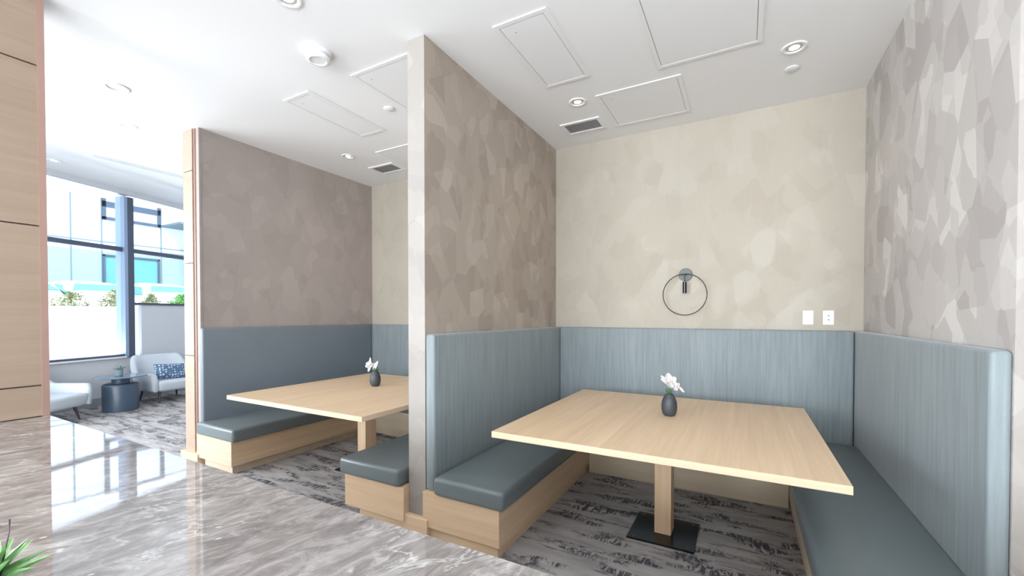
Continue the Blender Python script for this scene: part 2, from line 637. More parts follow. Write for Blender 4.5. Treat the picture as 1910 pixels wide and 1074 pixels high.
for f in bm.faces:
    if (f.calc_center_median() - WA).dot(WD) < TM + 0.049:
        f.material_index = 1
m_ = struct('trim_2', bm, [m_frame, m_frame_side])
# window right of it, above the taller wall
bm = BM()
wall_box(bm, TM + 0.15, 3.2, -0.12, 0.02, 1.63, 1.67)
wall_box(bm, TM + 0.15, 3.2, -0.10, -0.01, 2.53, 2.60)
wall_box(bm, 2.3, 2.37, -0.12, 0.0, 1.67, 3.5)
w2 = struct('window_2', bm, m_frame)
bm = BM()
wall_box(bm, TM + 0.15, 3.2, -0.056, -0.05, 1.67, 2.53)
obj('pane', bm, m_glass, w2)
bm = BM()
wall_box(bm, TM + 0.15, 3.2, -0.056, -0.05, 2.60, 3.5)
obj('pane', bm, m_glass, w2)
bm = BM()
wall_box(bm, TM + 0.15, 0.88, -0.07, -0.05, 0.74, 1.63)
obj('pane', bm, m_glass, w2)

# ------------------------------------------------------------ timber cladding, plinths
ZS = (0.0, 1.052, 1.962, 2.865, ZC)


def clad_y(name, x0, x1, y, th, zs, mat, z0=0.0):
    """oak boards on an end face looking toward the camera"""
    bm = BM()
    for a, b_ in zip(zs, zs[1:]):
        box(bm, x0, x1, y - th, y, max(a + 0.004, z0), b_ - 0.003)
    return struct(name, bm, mat)


bm = BM()
box(bm, -4.895, XL - 0.07, YF + 0.012, YF + 0.03, 0, ZC)
struct('trim_3', bm, m_seam)
clad_y('trim_4', -4.93, -4.755, YF + 0.012, 0.02, ZS, m_oak_pillar, 0.1)
bm = BM()
box(bm, -4.752, -4.728, YF + 0.002, YF + 0.03, 0.1, ZC)
struct('trim_5', bm, m_bronze)
bm = BM()
box(bm, -4.728, -4.672, YF + 0.012, YF + 0.03, 0.1, ZC)
struct('trim_6', bm, m_wp_l)
bm = BM()
box(bm, -4.955, -4.635, YF - 0.045, YF + 0.03, 0, 0.105)
bevel(bm, 0.002, 1)
struct('trim_7', bm, m_oak_x)
bm = BM()
box(bm, XPL - 0.015, XP + 0.045, YF - 0.04, YF, 0, 0.125)
bevel(bm, 0.002, 1)
struct('trim_8', bm, m_oak_x)
bm = BM()
box(bm, XR - 0.01, XR + 0.18, YF - 0.04, YF, 0, 0.125)
struct('trim_9', bm, m_oak_x)

# timber clad wall end standing at the left end of the counter
XW = -3.52
ZS2 = (0.875, 1.052, 1.955, 2.856, ZC)
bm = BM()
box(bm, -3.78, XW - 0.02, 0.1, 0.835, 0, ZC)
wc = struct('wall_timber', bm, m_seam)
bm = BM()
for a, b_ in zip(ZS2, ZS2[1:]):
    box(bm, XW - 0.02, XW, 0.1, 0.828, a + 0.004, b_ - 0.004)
obj('cladding_board', bm, m_oak_wall_shade, wc)
bm = BM()
box(bm, XW - 0.03, XW + 0.004, 0.828, 0.858, 0.875, ZC)
obj('edge_trim', bm, m_bronze, wc)

# ------------------------------------------------------------ stone counter
ct = thing('counter', 'polished grey-brown marble counter with white veins running along the foreground', 'counter', (0, 0, 0))
bm = BM()
box(bm, XW + 0.005, 2.6, 0.0, 0.857, 0.845, 0.875)
bevel(bm, 0.0015, 1)
obj('countertop', bm, m_marble, ct)
bm = BM()
box(bm, XW + 0.01, 2.55, 0.05, 0.75, 0.0, 0.845)
obj('base', bm, m_oak_z, ct)

# ------------------------------------------------------------ booth benches


def bench(name, label, box_, kick, cush, back, mat_box, mat_side, mat_back, group):
    x0, x1, y0, y1 = box_
    t = thing(name, label, 'bench', ((x0 + x1) / 2, (y0 + y1) / 2, 0), 0, group)
    ox, oy = t.location.x, t.location.y
    bm = BM()
    box(bm, x0 - ox, x1 - ox, y0 - oy, y1 - oy, 0.075, 0.303)
    bevel(bm, 0.0015, 1)
    bm.faces.ensure_lookup_table()
    for f in bm.faces:
        f.normal_update()
        if abs(f.normal.x) > 0.7:
            f.material_index = 1
    obj('base', bm, [mat_box, mat_side], t)
    bm = BM()
    k = kick
    box(bm, k[0] - ox, k[1] - ox, k[2] - oy, k[3] - oy, 0.0, 0.075)
    obj('toe_kick', bm, mat_box, t)
    c = cush
    obj('seat_cushion', cushion_bm(c[0] - ox, c[1] - ox, c[2] - oy, c[3] - oy, 0.303, 0.42, 0.028), m_vinyl, t, smooth=True)
    b = back
    bm = BM()
    box(bm, b[0] - ox, b[1] - ox, b[2] - oy, b[3] - oy, 0.303, b[4])
    bevel(bm, 0.018, 4)
    obj('backrest', bm, mat_back, t, smooth=True, auto=math.radians(40))
    return t


G1, G2 = 'benches around the right booth table', 'benches around the left booth table'
bench('booth_bench', 'grey vinyl bench on the left side of the right booth, against the middle partition',
      (XP + 0.002, -1.262, YF - 0.03, YB - 0.002), (XP + 0.002, -1.285, YF - 0.005, YB - 0.002),
      (XP + 0.105, -1.222, YF - 0.055, YB - 0.09), (XP + 0.002, XP + 0.075, YF, YB - 0.002, 1.325),
      m_oak_x, m_oak_y, m_fabric, G1)
bench('booth_bench', 'bench under the wall lamp along the back wall of the right booth',
      (-1.26, 0.296, 3.74, YB - 0.002), (-1.26, 0.296, 3.75, YB - 0.002),
      (-1.215, 0.255, 3.705, YB - 0.09), (XP + 0.08, XR - 0.07, YB - 0.08, YB - 0.002, 1.325),
      m_oak_pale, m_oak_pale, m_fabric, G1)
bench('booth_bench', 'bench on the far right with a pale blue streaked backrest below the pearl wallpaper',
      (0.298, XR - 0.002, 1.98, YB - 0.002), (0.31, XR - 0.002, 2.0, YB - 0.002),
      (0.262, XR - 0.05, 1.97, YB - 0.12), (XR - 0.062, XR - 0.002, YF, YB - 0.002, 1.325),
      m_oak_x, m_oak_pale, m_fabric, G1)
bench('booth_bench', 'bench with smooth slate vinyl backrest on the left side of the left booth',
      (XL + 0.002, -4.075, YF - 0.03, YB - 0.002), (XL + 0.10, -4.105, YF - 0.005, YB - 0.002),
      (XL + 0.03, -4.02, YF - 0.05, YB - 0.09), (XL + 0.002, XL + 0.06, YF, YB - 0.002, 1.325),
      m_oak_pale, m_oak_y, m_vinyl_back, G2)
bench('booth_bench', 'bench along the back wall of the left booth, partly hidden behind its table',
      (-4.07, -2.56, 3.74, YB - 0.002), (-4.07, -2.56, 3.76, YB - 0.002),
      (-4.015, -2.60, 3.705, YB - 0.09), (XL + 0.065, XPL - 0.07, YB - 0.075, YB - 0.002, 1.325),
      m_oak_pale, m_oak_pale, m_fabric, G2)
bench('booth_bench', 'short visible bench end with green-grey cushion just left of the middle partition',
      (-2.555, XPL - 0.002, YF - 0.05, YB - 0.002), (-2.43, XPL - 0.002, YF - 0.025, YB - 0.002),
      (-2.59, XPL - 0.03, YF - 0.075, YB - 0.09), (XPL - 0.062, XPL - 0.002, YF + 0.25, YB - 0.002, 1.325),
      m_oak_x, m_oak_y, m_fabric, G2)

# ------------------------------------------------------------ tables


def table(label, x0, x1, y0, y1, cx, cy):
    t = thing('booth_table', label, 'table', (cx, cy, 0), 0, 'oak pedestal tables in the booths')
    bm = BM()
    box(bm, x0 - cx, x1 - cx, y0 - cy, y1 - cy, 0.713, 0.75)
    bevel(bm, 0.0015, 1)
    for f in bm.faces:
        f.normal_update()
        if abs(f.normal.z) < 0.5:
            f.material_index = 1 if abs(f.normal.y) > 0.5 else 2
    obj('tabletop', bm, [m_oak_y, m_edge, m_edge_y], t)
    bm = BM()
    box(bm, -0.052, 0.052, -0.065, 0.065, 0.012, 0.713)
    bevel(bm, 0.002, 1)
    obj('column', bm, m_oak_z, t)
    bm = BM()
    box(bm, -0.205, 0.205, -0.2, 0.2, 0.0005, 0.012)
    bevel(bm, 0.002, 1)
    bp = obj('base_plate', bm, m_black, t)
    for sx, sy in ((-1, 1), (-1, -1), (1, -1), (1, 1)):
        bm = BM()
        lathe(bm, [(0, 0.0145), (0.005, 0.0142), (0.008, 0.012)], 12, sx * 0.165, sy * 0.165)
        obj('screw', bm, m_bronze_plate, bp, smooth=True)
    return t


table('large square oak table of the right booth, nearest the camera', -1.343, 0.394, 2.167, 3.82, -0.468, 2.95)
table('oak table of the left booth, its right part hidden by the partition', -3.997, -2.316, 2.046, 3.661, -3.16, 2.853)

# ------------------------------------------------------------ vases with flowers


def petal_bm(bm, base, d, up, length, width, curl, mi=0):
    d = d.normalized()
    side = d.cross(up).normalized()
    nrm = side.cross(d).normalized()
    n, m2 = 7, 4
    grid = []
    for i in range(n + 1):
        s = i / n
        w = width * math.sin(PI * min(1, (0.12 + 0.88 * s) ** 0.8) * 0.93) ** 0.75
        row = []
        for j in range(-m2, m2 + 1):
            q = j / m2
            p = base + d * (s * length) + side * (q * w * 0.5) + nrm * (curl * length * (s * s) + 0.18 * w * q * q)
            row.append(bm.verts.new(p))
        grid.append(row)
    for i in range(n):
        for j in range(2 * m2):
            f = bm.faces.new((grid[i][j], grid[i + 1][j], grid[i + 1][j + 1], grid[i][j + 1]))
            f.material_index = mi


def solid(o, th):
    md = o.modifiers.new('Solidify', 'SOLIDIFY')
    md.thickness = th
    return o


def vase(label, loc, variant, h=0.15):
    t = thing('flower_vase', label, 'vase', loc, 0, 'charcoal vases on the booth tables')
    bm = BM()
    k = h / 0.15
    pr_ = [(0, 0), (0.030, 0), (0.036, 0.003), (0.045, 0.016), (0.051, 0.040), (0.053, 0.066), (0.050, 0.095), (0.043, 0.119),
           (0.034, 0.136), (0.028, 0.145), (0.0275, 0.150), (0.0245, 0.150), (0.0235, 0.144), (0.0235, 0.12), (0, 0.118)]
    lathe(bm, [(r, z * k) for r, z in pr_], 40)
    obj('vase_body', bm, m_vase, t, smooth=True)
    zt = h - 0.005
    # in camera-facing terms: r = right of the picture, away = into it
    R_ = Vector((0.88, 0.476, 0))
    Fw = Vector((-0.476, 0.88, 0))
    U = Vector((0, 0, 1))
    bm = BM()
    if variant == 0:
        heads = [(-0.004, 0.076), (0.032, 0.044), (0.062, 0.056)]
    else:
        heads = [(-0.044, 0.052), (-0.010, 0.018), (0.03, 0.025)]
    for a, b_ in heads:
        tube(bm, [(0, 0, zt - 0.06), tuple(R_ * a * 0.4 + U * (zt + b_ * 0.4)), tuple(R_ * a + U * (zt + b_))], 0.0018, 6)
    obj('flower_stem', bm, m_leaf, t, smooth=True)

    def bloom(a, b_, petals, size, face):
        bm = BM()
        c = R_ * a + U * (zt + b_) + Fw * (-0.006)
        for (pr, pu, pf, ln, wd, cu) in petals:
            d = R_ * pr + U * pu + Fw * pf
            petal_bm(bm, c, d, face if abs(d.normalized().dot(face.normalized())) < 0.9 else U, ln * size * 1.3, wd * size * 1.3, cu)
        o = obj('flower', bm, m_petal, t, smooth=True)
        solid(o, 0.0012)
        return o
    fc = -Fw + U * 0.35
    if variant == 0:
        bloom(-0.004, 0.078, [(-0.15, 1, 0.1, 1.25, 0.95, 0.1), (0.75, 0.8, 0, 1.05, 0.85, 0.12), (0.9, -0.1, -0.2, 0.95, 0.8, 0.1),
                              (0.1, -0.5, -0.8, 0.75, 0.8, 0.1), (-0.5, -0.2, -0.7, 0.7, 0.7, 0.15), (-0.95, 0.55, 0, 1.15, 0.5, 0.05),
                              (-0.8, 0.8, 0.3, 1.3, 0.45, 0.05), (0.2, 0.7, -0.5, 0.6, 0.6, 0.4), (-0.2, 0.5, -0.6, 0.5, 0.5, 0.5)], 0.046, fc)
        bloom(0.034, 0.045, [(0.2, -0.2, -0.5, 0.55, 0.55, 0.1), (0.5, 0.6, 0, 0.9, 0.6, 0.1), (-0.2, 1, 0, 0.8, 0.6, 0.1)], 0.042, fc)
        bloom(0.064, 0.058, [(0.7, -0.75, 0, 1.0, 0.3, 0.05), (0.55, -0.8, -0.2, 0.9, 0.3, 0.1), (-0.3, 0.3, 0, 0.3, 0.4, 0)], 0.042, fc)
    else:
        bloom(-0.046, 0.054, [(-1, -0.05, 0, 0.85, 0.7, 0.1), (-0.75, 0.65, 0, 0.9, 0.8, 0.1), (-0.05, 1, 0, 1.0, 0.75, 0.1),
                              (0.7, 0.5, 0, 0.7, 0.7, 0.1), (-0.3, -1, -0.1, 1.05, 0.5, 0.1), (0.25, -0.5, -0.7, 0.7, 0.7, 0.1),
                              (-0.6, -0.3, -0.7, 0.7, 0.6, 0.1), (0.1, 0.3, -0.8, 0.6, 0.6, 0.4), (-0.3, 0.5, -0.7, 0.55, 0.5, 0.5),
                              (0.0, 1.4, 0.1, 1.5, 0.42, 0.05)], 0.043, fc)
        bloom(-0.012, 0.018, [(0.5, 1, 0, 1.75, 0.6, 0.05), (0.15, 1, 0.2, 1.2, 0.6, 0.1), (0.7, 0.7, -0.3, 1.0, 0.6, 0.1)], 0.042, fc)
    bm = BM()
    rnd = random.Random(variant + 3)
    for k2 in range(9):
        a = rnd.uniform(0, 2 * PI)
        d = Vector((math.cos(a), math.sin(a), rnd.uniform(0.2, 0.9)))
        petal_bm(bm, Vector((0, 0, zt + rnd.uniform(-0.004, 0.018))), d, U, rnd.uniform(0.03, 0.052), 0.026, 0.1)
    o = obj('leaves', bm, m_leaf, t, smooth=True)
    solid(o, 0.0008)
    return t


vase('charcoal vase with open white blossoms on the right booth table', (-0.462, 3.10, 0.75), 0)
vase('charcoal vase with a white ruffled flower on the left booth table', (-3.215, 3.01, 0.75), 1)

# ------------------------------------------------------------ wall lamp and sockets
wl = thing('wall_lamp', 'black ring wall lamp with a small black cylinder on the back wall', 'wall lamp', (-0.502, YB, 1.836))
bm = BM()
lathe(bm, [(0, 0), (0.058, 0), (0.06, 0.003), (0.06, 0.017), (0.057, 0.02), (0, 0.02)], 40)
bmesh.ops.rotate(bm, verts=bm.verts, cent=(0, 0, 0), matrix=Matrix.Rotation(PI / 2, 3, 'X'))
obj('wall_plate', bm, m_bronze_plate, wl, smooth=True, auto=0.6)
bm = BM()
tube(bm, [(0, -0.015, 0.0), (0, -0.078, 0.0)], 0.006, 12)
tube(bm, [(0, -0.078, 0.004), (0, -0.078, -0.075)], 0.0045, 10)
obj('arm', bm, m_black_matte, wl, smooth=True, auto=0.6)
bm = BM()
lathe(bm, [(0, -0.072), (0.0165, -0.072), (0.018, -0.074), (0.018, -0.178), (0.015, -0.178), (0.015, -0.17), (0, -0.17)], 28, 0, -0.078)
obj('lamp_cylinder', bm, m_black, wl, smooth=True, auto=0.6)
bm = BM()
RR = 0.193
tube(bm, [(RR * math.sin(2 * PI * k / 96), -0.078, -0.191 + RR * math.cos(2 * PI * k / 96)) for k in range(96)], 0.0042, 10, closed=True)
obj('ring', bm, m_black_matte, wl, smooth=True)

for k, (xc, lab) in enumerate(((0.468, 'white wall socket plate with two outlets, the left one of the pair'),
                               (0.608, 'white wall plate with two small dark ports, the right one near the corner'))):
    o = thing('wall_socket', lab, 'wall socket', (xc, YB, 1.43), 0, 'white plates on the back wall')
    bm = BM()
    box(bm, -0.0375, 0.0375, -0.007, 0, -0.059, 0.059)
    bevel(bm, 0.002, 2)
    obj('cover_plate', bm, m_plate, o)
    bm = BM()
    box(bm, -0.017, 0.017, -0.009, -0.007, -0.034, 0.034)
    bevel(bm, 0.0008, 1)
    ins = obj('insert', bm, m_plate, o)
    for zc in (0.018, -0.018):
        bits = [(-0.007, -0.0048, zc - 0.002, zc + 0.007), (0.005, 0.0072, zc - 0.002, zc + 0.007), (-0.002, 0.002, zc - 0.011, zc - 0.006)]
        if k == 1:
            bits = [(-0.0045, 0.0055, zc - 0.004, zc + 0.004)]
        for q in bits:
            bm = BM()
            box(bm, q[0], q[1], -0.0096, -0.0088, q[2], q[3])
            obj('slot' if k == 0 else 'port', bm, m_slot if k == 0 else m_black_matte, ins)

# ------------------------------------------------------------ ceiling fittings


def access_panel(x0, x1, y0, y1, label, zc=ZC):
    cx, cy = (x0 + x1) / 2, (y0 + y1) / 2
    t = thing('access_panel', label, 'access panel', (cx, cy, zc), 0, 'white access panels in the booth ceiling')
    w, h_ = (x1 - x0) / 2, (y1 - y0) / 2
    bm = BM()
    f = 0.03
    for a, b_, c, d in ((-w, w, -h_, -h_ + f), (-w, w, h_ - f, h_), (-w, -w + f, -h_ + f, h_ - f), (w - f, w, -h_ + f, h_ - f)):
        box(bm, a, b_, c, d, -0.007, 0)
    obj('frame', bm, m_white_gloss, t)
    bm = BM()
    g = f + 0.004
    box(bm, -w + g, w - g, -h_ + g, h_ - g, -0.0055, -0.001)
    p = obj('door', bm, m_panel, t)
    bm = BM()
    box(bm, -w + f, w - f, -h_ + f, h_ - f, -0.001, 0)
    obj('shadow_gap', bm, m_gap, t)
    bm = BM()
    lathe(bm, [(0.007, -0.0055), (0.007, -0.0068), (0, -0.0068)], 12, -w + 0.11, -h_ + 0.11)
    obj('latch', bm, m_gap_light, p)
    return t


access_panel(-1.416, -1.048, 2.300, 3.115, 'narrow access panel in the ceiling beside the middle partition, right booth')
access_panel(-0.58, 0.087, 2.24, 3.270, 'largest access panel in the ceiling, cut by the top of the picture')
access_panel(-1.105, -0.439, 3.42, 4.072, 'nearly square access panel above the back wall of the right booth')
access_panel(-3.457, -3.129, 2.235, 3.065, 'narrow access panel in the ceiling of the left booth')
access_panel(-2.648, -2.0, 2.245, 3.27, 'access panel of the left booth partly hidden by the top of the partition')
access_panel(-3.64, -2.98, 3.425, 4.05, 'square access panel at the back of the left booth beside the small vent')


def ceiling_vent(x0, x1, y0, y1, label):
    cx, cy = (x0 + x1) / 2, (y0 + y1) / 2
    t = thing('ceiling_vent', label, 'air vent', (cx, cy, ZC), 0, 'air vents in the booth ceilings')
    w, h_ = (x1 - x0) / 2, (y1 - y0) / 2
    bm = BM()
    f = 0.034
    for a, b_, c, d in ((-w, w, -h_, -h_ + f), (-w, w, h_ - f, h_), (-w, -w + f, -h_ + f, h_ - f), (w - f, w, -h_ + f, h_ - f)):
        box(bm, a, b_, c, d, -0.010, 0)
    bevel(bm, 0.002, 1)
    obj('frame', bm, m_white_gloss, t)
    bm = BM()
    box(bm, -w + f, w - f, -h_ + f, h_ - f, -0.001, 0)
    obj('duct_opening', bm, m_gap, t)
    bm = BM()
    n = 11
    for k in range(n):
        y = -h_ + f + (2 * h_ - 2 * f) * (k + 0.5) / n
        vs_ = box(bm, -w + f, w - f, y - 0.006, y + 0.006, -0.006, -0.0045)
        bmesh.ops.rotate(bm, verts=vs_, cent=(0, y, -0.005), matrix=Matrix.Rotation(math.radians(18), 3, 'X'))
    for k in range(1, 4):
        x = -w + f + (2 * w - 2 * f) * k / 4
        box(bm, x - 0.002, x + 0.002, -h_ + f, h_ - f, -0.004, -0.001)
    obj('louvres', bm, m_louver, t)
    return t


ceiling_vent(-1.577, -1.187, 3.783, 4.034, 'grey louvred vent with white frame at the back of the right booth ceiling')
ceiling_vent(-4.11, -3.715, 3.742, 3.998, 'grey louvred vent with white frame at the back of the left booth ceiling')


def downlight(x, y, z, r, label, power=8.0, first=[None]):
    if first[0] is None:
        t = thing('downlight', label, 'ceiling light', (x, y, z), 0, 'round recessed downlights')
        bm = BM()
        lathe(bm, [(0.052, 0), (0.052, -0.001), (0.056, -0.006), (0.075, -0.007), (0.081, -0.004), (0.082, 0)], 48)
        obj('trim_ring', bm, m_white_gloss, t, smooth=True)
        bm = BM()
        lathe(bm, [(0.052, -0.001), (0.040, -0.0008), (0.034, -0.0007)], 40)
        obj('reflector', bm, m_reflector, t, smooth=True)
        bm = BM()
        lathe(bm, [(0.034, -0.0009), (0, -0.0012)], 40)
        obj('lens', bm, m_lens, t, smooth=True)
        first[0] = t
    else:
        t = dup(first[0], (x, y, z), label)
    s = r / 0.082
    t.scale = (s, s, 1)
    l = bpy.data.lights.new('downlight_lamp', 'SPOT')
    l.energy = power * 0.5
    l.spot_size = math.radians(125)
    l.spot_blend = 0.9
    l.shadow_soft_size = 0.05
    l.color = (1.0, 0.90, 0.78)
    lo = bpy.data.objects.new('downlight_lamp', l)
    C.objects.link(lo)
    lo.location = (x, y, z - 0.02)
    return t


downlight(0.281, 3.455, ZC, 0.078, 'downlight at the right of the right booth ceiling, beside the small grey disc')
downlight(-1.271, 3.451, ZC, 0.075, 'downlight between the narrow access panel and the vent of the right booth')
downlight(-4.01, 3.368, ZC, 0.072, 'small downlight in the left booth ceiling in front of the vent')
downlight(-4.425, 1.474, ZC, 0.085, 'downlight near the ceiling edge at the upper left, left of the smoke detector')
downlight(-2.325, 1.535, ZC, 0.080, 'downlight cut by the top edge of the picture')
downlight(-6.113, 2.134, ZL, 0.085, 'downlight in the lounge ceiling beyond the ceiling edge', 5)
downlight(-8.387, 2.118, ZL, 0.085, 'faint downlight deepest in the lounge, nearest the tall timber panel', 5)
downlight(-6.05, 2.80, ZL, 0.085, 'lounge downlight half hidden behind the oak pillar', 5)

for x, y, lab in ((0.29, 3.735, 'small flat grey disc in the ceiling beside the right downlight'),
                  (-2.769, 2.764, 'small flat disc in the left booth ceiling next to the partition')):
    bm = BM()
    lathe(bm, [(0, -0.009), (0.040, -0.009), (0.046, -0.006), (0.046, -0.002), (0.040, 0)], 36)
    obj('sprinkler_cover', bm, m_panel, None, (x, y, ZC), True, None, lab, 'sprinkler cover', 'round covers in the booth ceilings', auto=0.7)
sd = thing('smoke_detector', 'round white smoke detector hanging from the ceiling left of the partition', 'smoke detector', (-2.618, 1.95, ZC))
bm = BM()
lathe(bm, [(0.088, 0), (0.092, -0.004), (0.092, -0.016), (0.084, -0.020), (0.062, -0.021), (0, -0.021)], 48)
obj('mounting_base', bm, m_white_gloss, sd, smooth=True, auto=0.7)
bm = BM()
lathe(bm, [(0.058, -0.021), (0.058, -0.030), (0.076, -0.032), (0.080, -0.036), (0.079, -0.052), (0.070, -0.058), (0.055, -0.058), (0.050, -0.052), (0, -0.052)], 48)
obj('sensor_head', bm, m_white_gloss, sd, smooth=True, auto=0.7)

# linear slot diffuser in the lounge ceiling
sl = thing('slot_diffuser', 'long thin linear air diffuser in the lounge ceiling', 'air diffuser', (-7.64, 3.5, ZL))
bm = BM()
for a, b_ in ((-0.075, -0.050), (-0.012, 0.012), (0.050, 0.075)):
    box(bm, a, b_, -1.21, 1.21, -0.008, 0)
obj('frame', bm, m_white_gloss, sl)
bm = BM()
box(bm, -0.05, -0.012, -1.2, 1.2, -0.002, -0.0005)
box(bm, 0.012, 0.05, -1.2, 1.2, -0.002, -0.0005)
obj('slot', bm, m_gap_light, sl)

# ------------------------------------------------------------ lounge furniture


def smooth01(x):
    x = max(0, min(1, x))
    return x * x * (3 - 2 * x)


def armchair(label, loc, rz):
    """shell armchair facing +x in its own frame"""
    t = thing('armchair', label, 'armchair', loc, rz, 'white armchairs in the lounge')
    bm = BM()
    n, m2 = 56, 18
    rings = []
    for i in range(n + 1):
        s = i / n * 2 - 1                       # -1 .. 1 around the U
        th = s * math.radians(148)
        # plan curve: 0 = back centre
        px = -math.copysign(abs(math.cos(th)) ** 0.62, math.cos(th)) * 0.37
        py = math.copysign(abs(math.sin(th)) ** 0.62, math.sin(th)) * 0.39
        if math.cos(th) < 0:
            px = 0.05 + abs(px) * 0.95 + 0.02
            py *= 1.0
            py = math.copysign(0.385, py)
        else:
            px = px + 0.05
        a = abs(s)
        top = 0.495 + 0.275 * (1 - smooth01((a - 0.20) / 0.32))
        endk = smooth01((1 - a) / 0.10)
        top = 0.40 + (top - 0.40) * (0.35 + 0.65 * endk)
        # outward direction
        dv = Vector((px + 0.02, py, 0))
        if math.cos(th) < 0:
            dv = Vector((0.0, math.copysign(1, py), 0))
        dv.normalize()
        half = 0.048 * (0.55 + 0.45 * endk)
        ring = []
        for j in range(m2):
            u = 2 * PI * j / m2
            cx_, cz_ = math.cos(u), math.sin(u)
            # rounded-rect profile, straight sides with round top
            w = math.copysign(abs(cx_) ** 0.7, cx_) * half
            zz = 0.20 + (top - 0.20) * (0.5 + 0.5 * math.copysign(abs(cz_) ** 0.45, cz_))
            lean = ((zz - 0.3) * 0.20 if zz > 0.3 else 0.0) * (0.4 + 0.6 * (1 - smooth01((a - 0.3) / 0.4)))
            p = Vector((px, py, zz)) + dv * (w + lean - 0.01)
            ring.append(bm.verts.new(p))
        rings.append(ring)
    for a_, b_ in zip(rings, rings[1:]):
        for j in range(m2):
            bm.faces.new((a_[j], a_[(j + 1) % m2], b_[(j + 1) % m2], b_[j]))
    bm.faces.new(rings[0])
    bm.faces.new(list(reversed(rings[-1])))
    o = obj('backrest', bm, m_boucle, t, smooth=True)
    bm = BM()
    box(bm, -0.30, 0.44, -0.35, 0.35, 0.19, 0.375)
    for v in bm.verts:
        if v.co.x > 0:
            if v.co.z < 0.25:
                v.co.x -= 0.07
            v.co.y *= 0.98
    bmesh.ops.bevel(bm, geom=list(bm.edges), offset=0.055, segments=5, affect='EDGES', profile=0.5)
    obj('seat', bm, m_boucle, t, smooth=True)
    for sx, sy in ((0.27, 0.27), (0.27, -0.27), (-0.24, 0.25), (-0.24, -0.25)):
        bm = BM()
        tube(bm, [(sx, sy, 0.20), (sx * 1.16, sy * 1.12, 0.0)], [0.021, 0.011], 12)
        obj('leg', bm, m_darkleg, t, smooth=True, auto=0.7)
    return t


armchair('white armchair with the patterned blue pillow, beside the oak pillar', (-8.80, 3.57, 0), math.radians(6))
armchair('white armchair cut off at the left by the tall timber panel', (-8.247, 1.847, 0), math.radians(30))


def dots():
    m, nt, b = new_mat('navy_dotted_fabric')
    v = nt.nodes.new('ShaderNodeTexVoronoi')
    v.inputs['Scale'].default_value = 24
    v.inputs['Randomness'].default_value = 0.35
    nt.links.new(coords(nt, (1, 1, 1)), v.inputs['Vector'])
    s = noise_tex(nt, coords(nt), 6, 2)
    c = ramp(nt, v.outputs['Distance'], [(0.27, (0.75, 0.8, 0.85)), (0.36, (0.06, 0.13, 0.24))])
    c = mix(nt, mth(nt, 'MULTIPLY', s, 0.3), c, (0.20, 0.30, 0.42))
    nt.links.new(c, b.inputs['Base Color'])
    b.inputs['Roughness'].default_value = 0.85
    return m


bm = BM()
n = 16
gr = []
for sgn in (1, -1):
    g = []
    for i in range(n + 1):
        row = []
        for j in range(n + 1):
            u, v = i / n * 2 - 1, j / n * 2 - 1
            th = 0.062 * ((1 - u ** 4) * (1 - v ** 4)) ** 0.6
            pin = 1 - 0.07 * (1 - abs(u)) * abs(v) ** 4
            pin2 = 1 - 0.05 * (1 - abs(v)) * abs(u) ** 4
            row.append(bm.verts.new((sgn * th, u * 0.22 * pin2, v * 0.135 * pin)))
        g.append(row)
    gr.append(g)
    for i in range(n):
        for j in range(n):
            bm.faces.new((g[i][j], g[i + 1][j], g[i + 1][j + 1], g[i][j + 1]))
bmesh.ops.remove_doubles(bm, verts=bm.verts, dist=0.0005)
pl = obj('throw_pillow', bm, dots(), None, (-8.60, 3.515, 0.50), True, None,
         'navy throw pillow with white dots lying on the white armchair', 'pillow')
pl.rotation_euler = (math.radians(-4), math.radians(-22), math.radians(2))

st = thing('side_table', 'slate blue drum side table with a round top between the white armchairs', 'side table', (-8.40, 2.80, 0))
bm = BM()
lathe(bm, [(0, 0), (0.205, 0), (0.212, 0.006), (0.216, 0.38), (0.205, 0.405), (0.17, 0.418), (0, 0.42)], 48)
obj('base', bm, m_drum, st, smooth=True, auto=0.8)
bm = BM()
lathe(bm, [(0.105, 0.418), (0.105, 0.505), (0, 0.507)], 40)
obj('neck', bm, m_drum, st, smooth=True, auto=0.8)
bm = BM()
lathe(bm, [(0, 0.507), (0.31, 0.509), (0.316, 0.515), (0.316, 0.520), (0.31, 0.525), (0, 0.525)], 56)
obj('table_top', bm, m_glass_top, st, smooth=True, auto=0.6)

pp = thing('potted_plant', 'small grey pot with a spreading succulent on the drum side table', 'plant', (-8.40, 2.78, 0.525))
bm = BM()
lathe(bm, [(0, 0), (0.040, 0), (0.047, 0.006), (0.050, 0.098), (0.046, 0.100), (0.043, 0.09), (0, 0.088)], 32)
obj('pot', bm, m_pot, pp, smooth=True, auto=0.8)
bm = BM()
rnd = random.Random(5)
for k in range(16):
    a = 2 * PI * k / 16 + rnd.uniform(-0.2, 0.2)
    petal_bm(bm, Vector((0, 0, 0.095)), Vector((math.cos(a), math.sin(a), rnd.uniform(0.15, 0.9))), Vector((0, 0, 1)),
             rnd.uniform(0.05, 0.11), 0.032, rnd.uniform(-0.1, 0.15))
solid(obj('leaves', bm, plain('dusty_green', (0.22, 0.36, 0.28), 0.6), pp, smooth=True), 0.003)

# ------------------------------------------------------------ plant on the counter


def agave_mat():
    m, nt, b = new_mat('agave_leaf')
    n = noise_tex(nt, coords(nt, (40, 40, 8)), 1.0, 3)
    nt.links.new(ramp(nt, n, [(0.3, (0.09, 0.24, 0.06)), (0.7, (0.26, 0.50, 0.20))]), b.inputs['Base Color'])
    b.inputs['Roughness'].default_value = 0.4
    return m


